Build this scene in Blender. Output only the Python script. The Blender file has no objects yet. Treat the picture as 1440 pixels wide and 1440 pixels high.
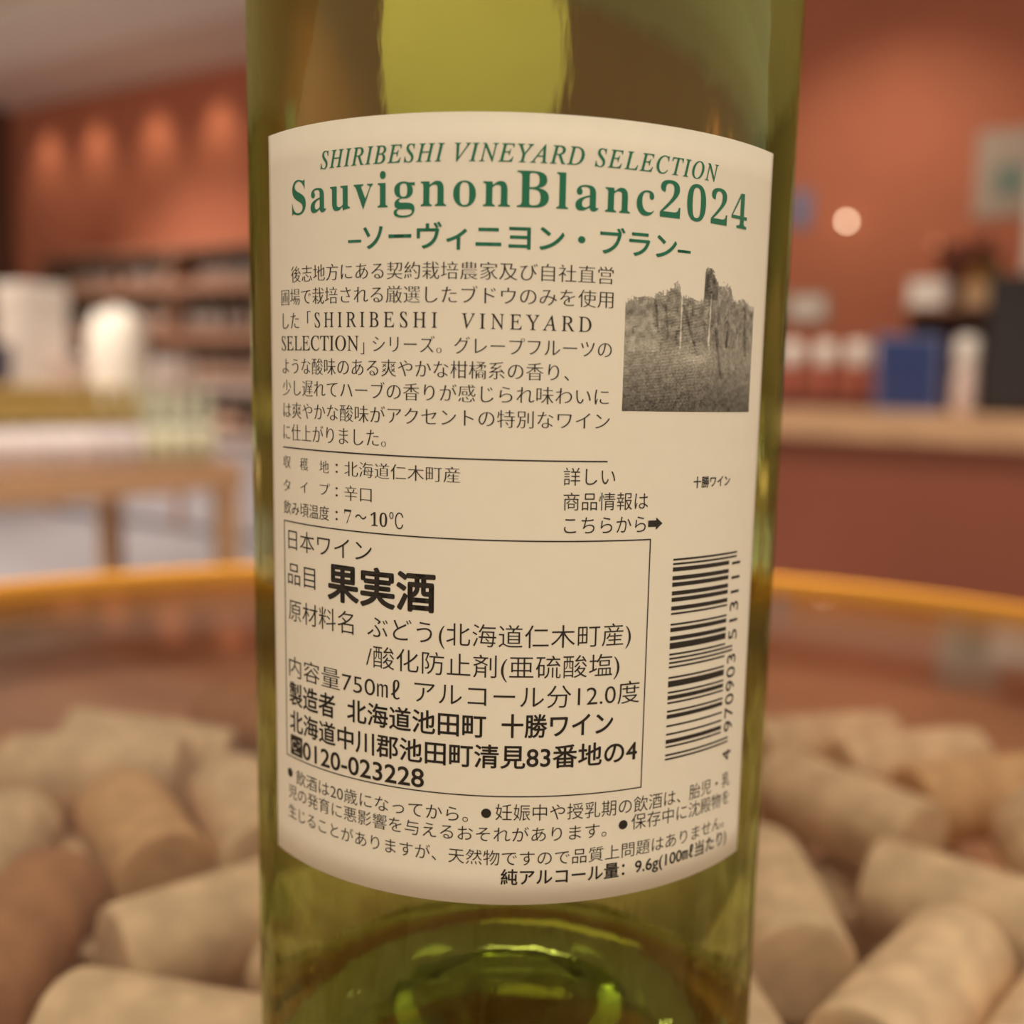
import bpy, bmesh, math, random
from mathutils import Vector, Matrix
from mathutils.geometry import interpolate_bezier
sc = bpy.context.scene
COL = sc.collection
R_ = math.radians
random.seed(11)

# ------------------------------------------------------------------ camera
cam_d = bpy.data.cameras.new('camera'); cam = bpy.data.objects.new('camera', cam_d); COL.objects.link(cam)
YAW, PIT, ROL = 0.0466, 0.14233, 0.026684
fw = Vector((math.sin(YAW)*math.cos(PIT), math.cos(YAW)*math.cos(PIT), -math.sin(PIT)))
rt = Vector((math.cos(YAW), -math.sin(YAW), 0)); up = rt.cross(fw)
r2 = math.cos(ROL)*rt + math.sin(ROL)*up; u2 = -math.sin(ROL)*rt + math.cos(ROL)*up
m = Matrix((r2, u2, -fw)).transposed().to_4x4(); m.translation = (0, -0.15273, 0.105)
cam.matrix_world = m
cam_d.sensor_width = 36; cam_d.lens = 36.51
cam_d.shift_x = -75.18/1440; cam_d.shift_y = 28.37/1440
cam_d.clip_start = 0.005; cam_d.clip_end = 60
cam_d.dof.use_dof = True; cam_d.dof.focus_distance = 0.1185; cam_d.dof.aperture_fstop = 11.0
sc.camera = cam

# ------------------------------------------------------------------ world, lights, exposure
w = bpy.data.worlds.new('world'); sc.world = w; w.use_nodes = True
w.node_tree.nodes['Background'].inputs[0].default_value = (1.0, 0.90, 0.73, 1)
w.node_tree.nodes['Background'].inputs[1].default_value = 1.05
sc.view_settings.view_transform = 'Standard'; sc.view_settings.look = 'None'
sc.view_settings.gamma = 1.0; sc.view_settings.exposure = -0.28
sc.cycles.use_denoising = True
sc.cycles.max_bounces = 14; sc.cycles.transmission_bounces = 12; sc.cycles.transparent_max_bounces = 12
sc.cycles.diffuse_bounces = 4; sc.cycles.glossy_bounces = 6
sc.cycles.sample_clamp_indirect = 4

# room frame: origin on the orange wall, s runs along the wall (away, to the left), t runs out of the wall
W0 = Vector((1.701, 4.564, 0.013)); AX = Vector((-0.8204, 0.5718, 0)); NX = Vector((-0.5718, -0.8204, 0))
ROT = math.atan2(AX.y, AX.x)
FLOOR, CEIL = -0.968, 2.092
def RM(s, t, z): return W0 + AX*s + NX*t + Vector((0, 0, z))

def area(name, loc, sx, sy, power, col=(1, 0.80, 0.58), target=None, spread=None):
    d = bpy.data.lights.new(name, 'AREA'); d.shape = 'RECTANGLE'; d.size = sx; d.size_y = sy
    d.energy = power; d.color = col
    if spread: d.spread = spread
    o = bpy.data.objects.new(name, d); COL.objects.link(o); o.location = loc
    tg = Vector(target) if target is not None else Vector(loc) - Vector((0, 0, 1))
    o.rotation_euler = (tg - Vector(loc)).to_track_quat('-Z', 'Y').to_euler()
    return o
def spot(name, loc, target, power, angle, blend=0.6, col=(1, 0.80, 0.56), rad=0.05):
    d = bpy.data.lights.new(name, 'SPOT'); d.energy = power; d.spot_size = R_(angle); d.spot_blend = blend
    d.color = col; d.shadow_soft_size = rad
    o = bpy.data.objects.new(name, d); COL.objects.link(o); o.location = loc
    o.rotation_euler = (Vector(target) - Vector(loc)).to_track_quat('-Z', 'Y').to_euler()
    return o
WARM = (1, 0.90, 0.70)
area('ceiling_panel_lamp', (0.75, -1.25, 2.02), 1.2, 0.6, 22, WARM)
area('ceiling_panel_lamp', (-0.65, -1.35, 2.02), 1.2, 0.6, 18, WARM)
NEUT = (1, 0.88, 0.75)
for s, t, e in ((2.4, 2.9, 190), (4.2, 2.6, 420), (5.9, 2.4, 480), (0.3, 2.2, 150), (6.0, 4.4, 420), (4.0, 4.8, 360), (-1.6, 2.4, 90), (1.2, 3.6, 90)):
    spot('ceiling_downlight', RM(s, t, 2.05), RM(s, t, -1), e, 105, 0.5, NEUT, 0.06)
spot('added_cork_spot', (-0.05, 0.55, 2.05), (0.06, 0.10, 0), 84, 50, 0.6, (1, 0.86, 0.66), 0.10)  # unseen spot added above the table to brighten the corks
for s in (4.55, 5.2, 5.9, 6.5):
    spot('wall_washer_lamp', RM(s, 0.20, 2.05), RM(s, 0.0, 1.2), 15, 75, 0.9, (1, 0.80, 0.56))
spot('wall_washer_lamp', RM(0.05, 1.1, 2.04), RM(0.1, 0.0, 0.30), 66, 84, 0.9, (1, 0.84, 0.66))
spot('added_shelf_fill', RM(4.6, 2.3, 2.0), RM(4.7, 0.2, -0.05), 340, 66, 0.9, NEUT)  # fill spot with no visible fixture, added to lift the dark wall shelf
spot('display_lamp', RM(2.4, 1.2, 2.0), RM(2.55, 2.2, -0.1), 12, 40, 0.7, (1, 0.90, 0.80))

# ------------------------------------------------------------------ helpers
def L(c):  # sRGB 0-255 to linear
    return tuple((v/255/12.92) if v/255 <= 0.04045 else ((v/255+0.055)/1.055)**2.4 for v in c)
def mat(name, rgb, rough=0.6, metal=0.0, noise=0.0, scale=20, spec=0.4, coat=0.0, emit=0.0, bump=0.0, rnd=0.0, detail=4):
    m = bpy.data.materials.new(name); m.use_nodes = True
    nt = m.node_tree; b = nt.nodes['Principled BSDF']
    c = L(rgb)
    b.inputs['Base Color'].default_value = (*c, 1); b.inputs['Roughness'].default_value = rough
    b.inputs['Metallic'].default_value = metal; b.inputs['Specular IOR Level'].default_value = spec
    b.inputs['Coat Weight'].default_value = coat
    if emit:
        b.inputs['Emission Color'].default_value = (*c, 1); b.inputs['Emission Strength'].default_value = emit
    if noise or bump or rnd:
        tc = nt.nodes.new('ShaderNodeTexCoord'); nz = nt.nodes.new('ShaderNodeTexNoise')
        nz.inputs['Scale'].default_value = scale; nz.inputs['Detail'].default_value = detail
        nt.links.new(tc.outputs['Object'], nz.inputs['Vector'])
        rp = nt.nodes.new('ShaderNodeValToRGB')
        rp.color_ramp.elements[0].position = 0.35; rp.color_ramp.elements[1].position = 0.68
        rp.color_ramp.elements[0].color = (*[x*(1-noise) for x in c], 1)
        rp.color_ramp.elements[1].color = (*[min(1, x*(1+noise*0.4)) for x in c], 1)
        nt.links.new(nz.outputs['Fac'], rp.inputs['Fac'])
        out = rp.outputs['Color']
        if rnd:
            oi = nt.nodes.new('ShaderNodeObjectInfo'); hs = nt.nodes.new('ShaderNodeHueSaturation')
            mr = nt.nodes.new('ShaderNodeMapRange'); mr.inputs['To Min'].default_value = 1-rnd; mr.inputs['To Max'].default_value = 1+rnd*0.5
            nt.links.new(oi.outputs['Random'], mr.inputs['Value']); nt.links.new(mr.outputs['Result'], hs.inputs['Value'])
            nt.links.new(out, hs.inputs['Color']); out = hs.outputs['Color']
        nt.links.new(out, b.inputs['Base Color'])
        if bump:
            bp = nt.nodes.new('ShaderNodeBump'); bp.inputs['Strength'].default_value = bump; bp.inputs['Distance'].default_value = 0.001
            nt.links.new(nz.outputs['Fac'], bp.inputs['Height']); nt.links.new(bp.outputs['Normal'], b.inputs['Normal'])
    return m
def planks(name, rgb, rough=0.5, scale=6, contrast=0.25):
    m = mat(name, rgb, rough); nt = m.node_tree; b = nt.nodes['Principled BSDF']; c = L(rgb)
    tc = nt.nodes.new('ShaderNodeTexCoord'); mp = nt.nodes.new('ShaderNodeMapping'); mp.inputs['Scale'].default_value = (1, 12, 12)
    nz = nt.nodes.new('ShaderNodeTexNoise'); nz.inputs['Scale'].default_value = scale; nz.inputs['Detail'].default_value = 6
    rp = nt.nodes.new('ShaderNodeValToRGB')
    rp.color_ramp.elements[0].color = (*[x*(1-contrast) for x in c], 1); rp.color_ramp.elements[1].color = (*[min(1, x*(1+contrast*0.5)) for x in c], 1)
    rp.color_ramp.elements[0].position = 0.3; rp.color_ramp.elements[1].position = 0.7
    nt.links.new(tc.outputs['Object'], mp.inputs['Vector']); nt.links.new(mp.outputs[0], nz.inputs['Vector'])
    nt.links.new(nz.outputs['Fac'], rp.inputs['Fac']); nt.links.new(rp.outputs[0], b.inputs['Base Color'])
    return m

def link(name, me, material=None, parent=None, smooth=False):
    o = bpy.data.objects.new(name, me); COL.objects.link(o)
    if material is not None:
        for mm in (material if isinstance(material, (list, tuple)) else [material]): me.materials.append(mm)
    if parent is not None: o.parent = parent
    if smooth:
        for p in me.polygons: p.use_smooth = True
    return o
def mesh_of(bm, name):
    me = bpy.data.meshes.new(name); bm.normal_update(); bm.to_mesh(me); bm.free(); return me
def obj(name, bm, material=None, parent=None, smooth=False): return link(name, mesh_of(bm, name), material, parent, smooth)
def tag(o, label=None, cat=None, group=None, kind=None):
    if label: o['label'] = label
    if cat: o['category'] = cat
    if group: o['group'] = group
    if kind: o['kind'] = kind
    return o
def empty(name, loc, rz=0.0, label=None, cat=None, group=None):
    o = bpy.data.objects.new(name, None); COL.objects.link(o); o.location = loc; o.rotation_euler = (0, 0, rz)
    o.empty_display_size = 0.05
    return tag(o, label, cat, group)
def room_thing(name, s, t, z, label, cat, group=None, rz=0.0): return empty(name, RM(s, t, z), ROT+rz, label, cat, group)
def copy_tree(o, parent=None):
    c = o.copy(); COL.objects.link(c)
    if parent is not None: c.parent = parent
    for ch in o.children: copy_tree(ch, c)
    return c

def add_box(bm, c, s, bev=0.0, mi=0):
    r = bmesh.ops.create_cube(bm, size=1.0); vs = r['verts']
    for v in vs: v.co = Vector((c[0]+v.co.x*s[0], c[1]+v.co.y*s[1], c[2]+v.co.z*s[2]))
    fs = {f for v in vs for f in v.link_faces}
    if bev:
        es = list({e for v in vs for e in v.link_edges})
        rr = bmesh.ops.bevel(bm, geom=es, offset=bev, segments=2, profile=0.5, affect='EDGES'); fs |= set(rr['faces'])
    for f in fs:
        if f.is_valid: f.material_index = mi
    return bm
def box(c, s, bev=0.0): return add_box(bmesh.new(), c, s, bev)
def add_lathe(bm, prof, n=48, mi=None, caps=True, close=False):
    """prof: list of (r, z); r=0 ends collapse"""
    rings = []
    for r, z in prof:
        if r < 1e-7: rings.append([bm.verts.new((0, 0, z))])
        else: rings.append([bm.verts.new((r*math.cos(2*math.pi*k/n), r*math.sin(2*math.pi*k/n), z)) for k in range(n)])
    pairs = list(zip(rings[:-1], rings[1:]))
    if close: pairs.append((rings[-1], rings[0]))
    for i, (a, b) in enumerate(pairs):
        for k in range(n):
            k2 = (k+1) % n
            if len(a) == 1 and len(b) == 1: continue
            if len(a) == 1: f = bm.faces.new((a[0], b[k2], b[k]))
            elif len(b) == 1: f = bm.faces.new((a[k], a[k2], b[0]))
            else: f = bm.faces.new((a[k], a[k2], b[k2], b[k]))
            if mi: f.material_index = mi[i] if i < len(mi) else mi[-1]
    return bm
def lathe(prof, n=48, mi=None, close=False): return add_lathe(bmesh.new(), prof, n, mi, close=close)
def arc(cx, cz, r, a0, a1, n):
    return [(cx+r*math.cos(R_(a0+(a1-a0)*i/n)), cz+r*math.sin(R_(a0+(a1-a0)*i/n))) for i in range(n+1)]

# ------------------------------------------------------------------ materials
M_wall = mat('orange_plaster', (190, 116, 88), 0.75, noise=0.06, scale=3, spec=0.25)
M_dark = mat('dark_brown_panel', (92, 62, 48), 0.6)
M_ceil = mat('ceiling_paint', (214, 196, 182), 0.9, noise=0.04, scale=2)
M_soffit = mat('pale_soffit_paint', (224, 216, 204), 0.85)
M_floor = mat('grey_floor_tile', (140, 136, 140), 0.45, noise=0.05, scale=1.5)
M_wood = planks('light_wood', (212, 168, 128), 0.5)
M_wood_d = planks('shelf_wood', (156, 114, 92), 0.6)
M_counter = mat('counter_front_laminate', (150, 84, 62), 0.55, noise=0.05, scale=2)
M_base = mat('grey_cabinet_front', (152, 146, 150), 0.6)
M_rail = mat('pale_price_rail', (172, 152, 142), 0.5)
M_white = mat('white_card', (238, 230, 222), 0.6)
M_white2 = mat('white_paper_bag', (236, 228, 216), 0.6)
M_pink = mat('pinkish_carton', (226, 204, 196), 0.6)
M_navy = mat('navy_carton', (48, 46, 80), 0.5)
M_blue = mat('blue_board', (48, 66, 120), 0.45)
M_bluep = mat('pale_blue_trim', (120, 130, 170), 0.45)
M_bluegrey = mat('blue_grey_card', (138, 140, 160), 0.6)
M_black = mat('black_fabric_case', (44, 38, 38), 0.6)
M_maroon = mat('dark_maroon_card', (92, 48, 44), 0.6)
M_tan = mat('tan_carton', (206, 170, 130), 0.6)
M_teal = mat('teal_print', (118, 136, 126), 0.6)
M_greymat = mat('grey_poster_paper', (178, 160, 146), 0.6)
M_twig = mat('dried_brown_twigs', (110, 60, 46), 0.8, noise=0.3)
M_leaf = mat('olive_leaves', (120, 96, 48), 0.7)
M_amber = mat('amber_petals', (200, 126, 56), 0.7)
M_gold = mat('golden_rim_metal', (226, 158, 60), 0.32, 0.55, noise=0.08, scale=8)
M_barrel = planks('red_brown_table_wood', (172, 120, 90), 0.5)
M_ledge = mat('pale_lining_strip', (196, 172, 160), 0.5)
M_paper = mat('label_paper', (236, 226, 208), 0.55, noise=0.015, scale=400, spec=0.3)
M_ink = mat('black_ink', (44, 36, 28), 0.5, spec=0.3)
M_green = mat('green_ink', (14, 108, 74), 0.4, spec=0.4)
M_cork = mat('natural_cork', (232, 202, 170), 0.85, noise=0.22, scale=130, bump=0.5, rnd=0.10, spec=0.2)
M_corkd = mat('wine_tinted_cork', (176, 128, 96), 0.85, noise=0.2, scale=120, bump=0.4, rnd=0.06, spec=0.2)
M_corko = mat('orange_tan_cork', (224, 182, 140), 0.85, noise=0.2, scale=130, bump=0.4, rnd=0.06, spec=0.2)
M_glassd = mat('dark_bottle_glass', (70, 60, 48), 0.15, spec=0.5)
M_capg = mat('olive_gold_capsule', (186, 158, 92), 0.4, 0.2)
M_capp = mat('pale_green_capsule', (206, 206, 180), 0.4, 0.1)
M_blab = mat('white_bottle_label', (232, 220, 218), 0.6)
M_blab2 = mat('cream_bottle_label', (226, 222, 192), 0.6)
M_btan = mat('tan_bottle_label', (200, 160, 138), 0.6)
M_jar = mat('red_jar_contents', (176, 96, 78), 0.3)

def glassmat(name, col, ior, rough=0.0):
    m = bpy.data.materials.new(name); m.use_nodes = True; nt = m.node_tree; nt.nodes.clear()
    g = nt.nodes.new('ShaderNodeBsdfGlass'); o = nt.nodes.new('ShaderNodeOutputMaterial')
    g.inputs['Color'].default_value = (*col, 1); g.inputs['IOR'].default_value = ior; g.inputs['Roughness'].default_value = rough
    nt.links.new(g.outputs[0], o.inputs['Surface']); return m
M_bglass = glassmat('olive_green_bottle_glass', (0.66, 0.72, 0.45), 1.5)
nt = M_bglass.node_tree
_tc = nt.nodes.new('ShaderNodeTexCoord'); _mp = nt.nodes.new('ShaderNodeMapping'); _mp.inputs['Scale'].default_value = (1, 1, 0.25)
_nz = nt.nodes.new('ShaderNodeTexNoise'); _nz.inputs['Scale'].default_value = 420; _nz.inputs['Detail'].default_value = 2
_bp = nt.nodes.new('ShaderNodeBump'); _bp.inputs['Strength'].default_value = 0.10; _bp.inputs['Distance'].default_value = 0.0004
nt.links.new(_tc.outputs['Object'], _mp.inputs['Vector']); nt.links.new(_mp.outputs[0], _nz.inputs['Vector'])
nt.links.new(_nz.outputs['Fac'], _bp.inputs['Height'])
nt.links.new(_bp.outputs[0], [n for n in nt.nodes if n.type == 'BSDF_GLASS'][0].inputs['Normal'])
M_wine = glassmat('pale_white_wine', (0.99, 0.98, 0.90), 1.34/1.5)
M_void = glassmat('air_inside_glass', (1, 1, 1), 1/1.5)
# thin clear sheet: mostly see-through, mirror-like at a glancing angle
M_sheet = bpy.data.materials.new('clear_glass_sheet'); M_sheet.use_nodes = True; nt = M_sheet.node_tree; nt.nodes.clear()
_t = nt.nodes.new('ShaderNodeBsdfTransparent'); _t.inputs[0].default_value = (0.97, 0.975, 0.96, 1)
_g = nt.nodes.new('ShaderNodeBsdfGlossy'); _g.inputs['Roughness'].default_value = 0.02; 
_lw = nt.nodes.new('ShaderNodeLayerWeight'); _lw.inputs[0].default_value = 0.5
_pw = nt.nodes.new('ShaderNodeMath'); _pw.operation = 'POWER'; _pw.inputs[1].default_value = 5
_f = nt.nodes.new('ShaderNodeMath'); _f.operation = 'MULTIPLY_ADD'; _f.inputs[1].default_value = 0.96; _f.inputs[2].default_value = 0.04
nt.links.new(_lw.outputs['Facing'], _pw.inputs[0]); nt.links.new(_pw.outputs[0], _f.inputs[0])
_mx = nt.nodes.new('ShaderNodeMixShader'); _o = nt.nodes.new('ShaderNodeOutputMaterial')
nt.links.new(_f.outputs[0], _mx.inputs[0]); nt.links.new(_t.outputs[0], _mx.inputs[1]); nt.links.new(_g.outputs[0], _mx.inputs[2]); nt.links.new(_mx.outputs[0], _o.inputs['Surface'])
M_globe = mat('glowing_opal_glass', (255, 222, 150), 0.4, emit=0.32)
M_glint = mat('bright_glint_glow', (255, 226, 190), 0.4, emit=16)  # emission stands in for a shiny highlight on the wall
M_glint2 = mat('dim_glint_glow', (255, 170, 120), 0.4, emit=0.8)

# ------------------------------------------------------------------ room shell
def slab(name, s0, s1, t0, t1, z0, z1, material):
    o = obj(name, box(((s0+s1)/2, (t0+t1)/2, (z0+z1)/2), (s1-s0, t1-t0, z1-z0)), material)
    o.location = W0; o.rotation_euler = (0, 0, ROT)
    # local y points along +90deg of AX; NX must be -/+ that: mirror t
    return tag(o, kind='structure')
# local frame: x = s, y = perpendicular; NX = rot(AX, +90deg)
SE = 7.0; SW = -4.2; TF = 8.2
slab('floor', SW, SE, 0, TF, FLOOR-0.1, FLOOR, M_floor)
slab('ceiling', SW, SE, 0, TF, CEIL, CEIL+0.1, M_ceil)
slab('wall_back', SW, SE, -0.12, 0, FLOOR, CEIL, M_wall)
slab('wall_left', SE, SE+0.12, -0.12, TF, FLOOR, CEIL, M_dark)
slab('trim_1', 2.2, SE, 0.75, 1.35, CEIL-0.05, CEIL, M_soffit)
slab('baseboard_back', SW, SE, 0, 0.02, FLOOR, FLOOR+0.1, M_dark)

# ------------------------------------------------------------------ round glass-topped table
CX, CY, DR = -0.006, 0.055, 0.046
def tl(prof, n, close=False): return lathe([(r+DR if r > 0.15 else r, z) for r, z in prof], n, close=close)
GZ = FLOOR+0.013
tb = empty('round_table', (CX, CY, GZ), 0, 'round wooden display table with golden rim and clear glass top over a cork-filled well', 'table')
H = -GZ
obj('base_drum', tl([(0, 0.0), (0.27, 0.0), (0.275, 0.03), (0.30, 0.35), (0.315, 0.60), (0.322, 0.86), (0.322, H-0.094), (0, H-0.094)], 96), M_barrel, tb, True)
obj('well_floor', tl([(0, H-0.094), (0.31, H-0.094), (0.31, H-0.040), (0.27, H-0.054), (0.22, H-0.072), (0.185, H-0.0800), (0, H-0.0800)], 96), M_barrel, tb)
obj('well_wall', tl([(0.311, H-0.094), (0.3225, H-0.094), (0.3225, H-0.0085), (0.311, H-0.0085)], 128, close=True), M_barrel, tb, False)
obj('lining_strip', tl([(0.3085, H-0.026), (0.311, H-0.026), (0.311, H-0.011), (0.3085, H-0.011)], 128, close=True), M_ledge, tb, False)
obj('rim_band', tl([(0.3225, H-0.045), (0.3265, H-0.045), (0.3285, H-0.040), (0.3285, H+0.002)] + arc(0.3255, H+0.002, 0.003, 0, 180, 6) + [(0.3225, H-0.0008), (0.3225, H-0.040)], 160, close=True), M_gold, tb, True)
obj('glass_top', tl([(0, H-0.006), (0.3215, H-0.006), (0.3222, H-0.0052), (0.3222, H-0.0008), (0.3215, H-0.0), (0, H-0.0)], 160), M_sheet, tb)

# ------------------------------------------------------------------ corks
def cork_mesh(k):
    rnd = random.Random(k); bm = bmesh.new(); n = 28; L_ = 0.0265 + rnd.uniform(-0.0007, 0.0007)
    prof = [(0, -L_), (0.0109, -L_), (0.0122, -L_+0.0004), (0.0127, -L_+0.0016), (0.0129, -L_*0.5), (0.0129, 0), (0.0129, L_*0.5), (0.0127, L_-0.0016), (0.0122, L_-0.0004), (0.0109, L_), (0, L_)]
    add_lathe(bm, prof, n)
    for v in bm.verts:
        f = 1 + rnd.uniform(-0.012, 0.012); v.co.x *= f; v.co.y *= f
    # a few shallow pits in the side
    for _ in range(10):
        a = rnd.uniform(0, 6.28); z = rnd.uniform(-L_, L_)
        for v in bm.verts:
            d = Vector((v.co.x-0.0129*math.cos(a), v.co.y-0.0129*math.sin(a), (v.co.z-z)*0.6)).length
            if d < 0.003: v.co.x *= 0.965; v.co.y *= 0.965
    me = mesh_of(bm, 'cork'); 
    for p in me.polygons: p.use_smooth = abs(p.normal.z) < 0.9
    return me
CM = []
for k, mm in enumerate((M_cork, M_cork, M_cork, M_corkd, M_corko)):
    me = cork_mesh(k); me.materials.append(mm); CM.append(me)
CORKS = '-131,166,-21,100,4,0;-89,214,-21,91,-40,0;-109,64,-21,-7,100,0;-64,75,-21,77,64,0;-60,27,-21,96,-28,0;-74,130,-21,-44,90,0;110,198,-22,97,26,0;148,156,-22,97,26,0;100,141,-21,58,-82,0;114,81,-22,77,-64,0;65,82,-22,-3,-100,0;84,42,-21,67,75,0;105,26,-22,67,75,0;-137,102,-22,-1,-100,0;-101,121,-22,-54,84,0;133,178,-21,97,26,0;150,110,-22,-18,-98,0;-27,-30,-21,100,-1,0;-58,-137,-22,100,0,0;11,-52,-21,81,58,3;68,-126,-21,-11,99,0;68,212,-21,42,91,-2;-5,5,-21,94,35,3;119,-17,-21,100,1,0;-24,173,-29,32,88,34;-55,-56,-21,100,-1,0;-52,229,-29,-43,83,-34;20,-91,-21,-100,-2,0;-166,116,-21,-11,99,0;105,-75,-22,69,72,0;-47,134,-24,-42,90,12;113,-106,-21,69,72,0;-26,45,-23,-81,57,11;-75,1,-22,99,-16,0;0,235,-20,-96,-29,0;157,-58,-22,15,99,0;-164,47,-21,11,99,0;16,-118,-22,-100,-2,0;-49,-110,-21,100,-1,0;-124,192,-24,-99,-2,15;14,101,-27,-10,96,-25;142,27,-22,67,75,0;14,159,-29,-54,77,-34;-121,-66,-21,95,30,0;48,228,-26,43,87,-23;-11,122,-21,1,100,-2;-68,178,-29,90,28,34;27,183,-22,-76,64,7;8,-145,-21,100,2,0;-2,215,-39,97,23,7;-6,63,-22,-80,60,-5;40,40,-22,-12,99,-1;51,130,-22,54,84,-6;58,-47,-22,69,73,1;45,-9,-22,98,19,2;83,-60,-21,69,73,0;-55,-83,-22,100,-1,0;-124,-8,-49,6,100,0;148,-70,-49,-34,94,0;-21,132,-51,83,56,7;-8,-126,-49,-41,91,0;-11,17,-49,-65,76,-1;169,-35,-49,-13,99,0;15,33,-49,51,-86,0;-37,229,-54,80,60,8;81,-42,-49,-78,63,0;-192,63,-49,42,91,0;90,135,-49,79,61,0;-36,-11,-49,-24,97,0;-68,7,-49,10,99,0;184,79,-49,-33,94,0;39,165,-51,67,74,7;129,92,-49,-93,-36,0;87,40,-49,21,98,0;-166,56,-49,42,91,0;99,-23,-49,-78,63,0;77,-73,-49,-80,61,0;-136,181,-49,97,-23,0;-119,76,-49,70,72,0;-48,72,-49,-1,100,0;53,-131,-49,-41,91,0;45,133,-51,69,72,4;-29,-143,-49,-41,91,0;-90,214,-49,-61,79,0;-73,108,-49,16,99,0;56,70,-49,82,57,0;-96,50,-49,91,42,0;-110,-83,-49,-69,72,0;186,24,-49,88,47,0;17,-32,-49,-95,30,0;150,36,-49,66,75,0;-135,124,-49,-95,31,0;-16,84,-49,21,98,1;11,-58,-49,-95,30,0;-162,-33,-49,47,88,0;-116,147,-49,-96,29,0;-96,-1,-49,11,99,0;91,185,-49,35,94,0;4,-84,-49,-95,30,0;124,-7,-49,-74,67,0;-58,-104,-49,77,63,0;36,88,-49,-82,-57,-1;-57,-68,-49,90,43,0;-77,-48,-49,90,43,0;129,174,-49,-26,97,0;27,-137,-49,-41,91,0;55,18,-49,21,98,0;121,118,-49,93,36,0;79,-122,-49,-41,91,0;-177,110,-49,-94,34,0;128,-93,-49,-34,94,0;-171,8,-49,-96,-29,0;128,52,-49,-66,-75,0'
CORKLABEL = 'pale wine cork lying loose among the many corks under the glass tabletop'
HERO = {
 0: (0, 'big pale cork lying level at the rear of the pile on the bottle-display side'),
 1: (3, 'greyish tan cork lying rearmost in the pile close behind the wine bottle'),
 2: (3, 'brown stained cork, the darkest in the pile under the glass'),
 3: (0, 'long pale speckled cork slanting up behind the base of the wine bottle'),
 6: (0, 'stubby pale cork lying level at the rear of the pile on the counter side'),
 7: (4, 'orange tan cork lying just in front of the stubby rear cork'),
 8: (0, 'long smooth cork slanting down from the bottle toward the counter-side corner'),
 9: (1, 'knobbly pitted cork slanting below the long smooth cork, one round end showing'),
 14: (4, 'small orange tan cork pointing end-on from under the level pale cork'),
}
for i, row in enumerate(CORKS.split(';')):
    x, y, z, dx, dy, dz = [float(v) for v in row.split(',')]
    if i in HERO: vi, lab = HERO[i]
    else: vi, lab = (i*7) % 3, CORKLABEL
    me = CM[vi]
    o = bpy.data.objects.new('cork', me); COL.objects.link(o)
    o.location = (x/1000, y/1000, z/1000)
    q = Vector((dx, dy, dz)).normalized().to_track_quat('Z', 'Y')
    o.rotation_euler = (q @ Vector((0, 0, 1)).to_track_quat('Z', 'Y')).to_euler()
    tag(o, lab, 'cork', 'loose corks under the glass tabletop')

# ------------------------------------------------------------------ wine bottle
bt = empty('wine_bottle', (0, 0, 0), 0, 'green glass white wine bottle showing its cream back label, standing on the glass table', 'bottle')
RO = 0.0375
punt = [(0, 0.0260), (0.006, 0.0254), (0.013, 0.0228), (0.019, 0.0180), (0.024, 0.0118), (0.0280, 0.0050), (0.0305, 0.0010), (0.0325, 0.0002)]
outer = punt + arc(0.0330, 0.0047, 0.0045, -90, 0, 8) + [(RO, 0.012), (RO, 0.05), (RO, 0.12), (RO, 0.182)]
sh = []
for i in range(1, 17):
    a = i/16; s3 = a*a*(3-2*a); sh.append((RO+(0.0148-RO)*s3, 0.182+0.058*a))
outer += sh + [(0.0143, 0.262), (0.0140, 0.284), (0.0140, 0.2845), (0.0152, 0.286), (0.0152, 0.296), (0.0142, 0.298), (0.0098, 0.298), (0.0098, 0.2935), (0, 0.2935)]
obj('glass_body', lathe(outer, 160), M_bglass, bt, True)
RI = 0.0350
ipunt = [(0, 0.0300), (0.006, 0.0294), (0.013, 0.0268), (0.019, 0.0220), (0.0240, 0.0158), (0.0280, 0.0092), (0.0300, 0.0062), (0.0315, 0.0052)]
inner = ipunt + arc(0.0320, 0.0080, 0.0030, -90, 0, 6)[1:] + [(RI, 0.016), (RI, 0.05), (RI, 0.12), (RI, 0.182)]
for r, z in sh: inner.append((r-0.0025-(0.0005 if z > 0.23 else 0), z))
obj('wine', lathe(inner + [(0.0116, 0.248), (0, 0.248)], 160), M_wine, bt, True)
obj('neck_air', lathe([(0, 0.2484), (0.0115, 0.2484), (0.0122, 0.262), (0.0098, 0.270), (0, 0.270)], 64), M_void, bt, True)
obj('capsule', lathe([(0.01445, 0.252), (0.0147, 0.252), (0.0145, 0.284), (0.0156, 0.2855), (0.0156, 0.2965), (0.0145, 0.2988), (0, 0.2988), (0, 0.2983), (0.0142, 0.2983), (0.01535, 0.296), (0.01535, 0.286), (0.0143, 0.2845)], 96), mat('dark_green_capsule', (40, 70, 44), 0.35, 0.3), bt, True)

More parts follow.
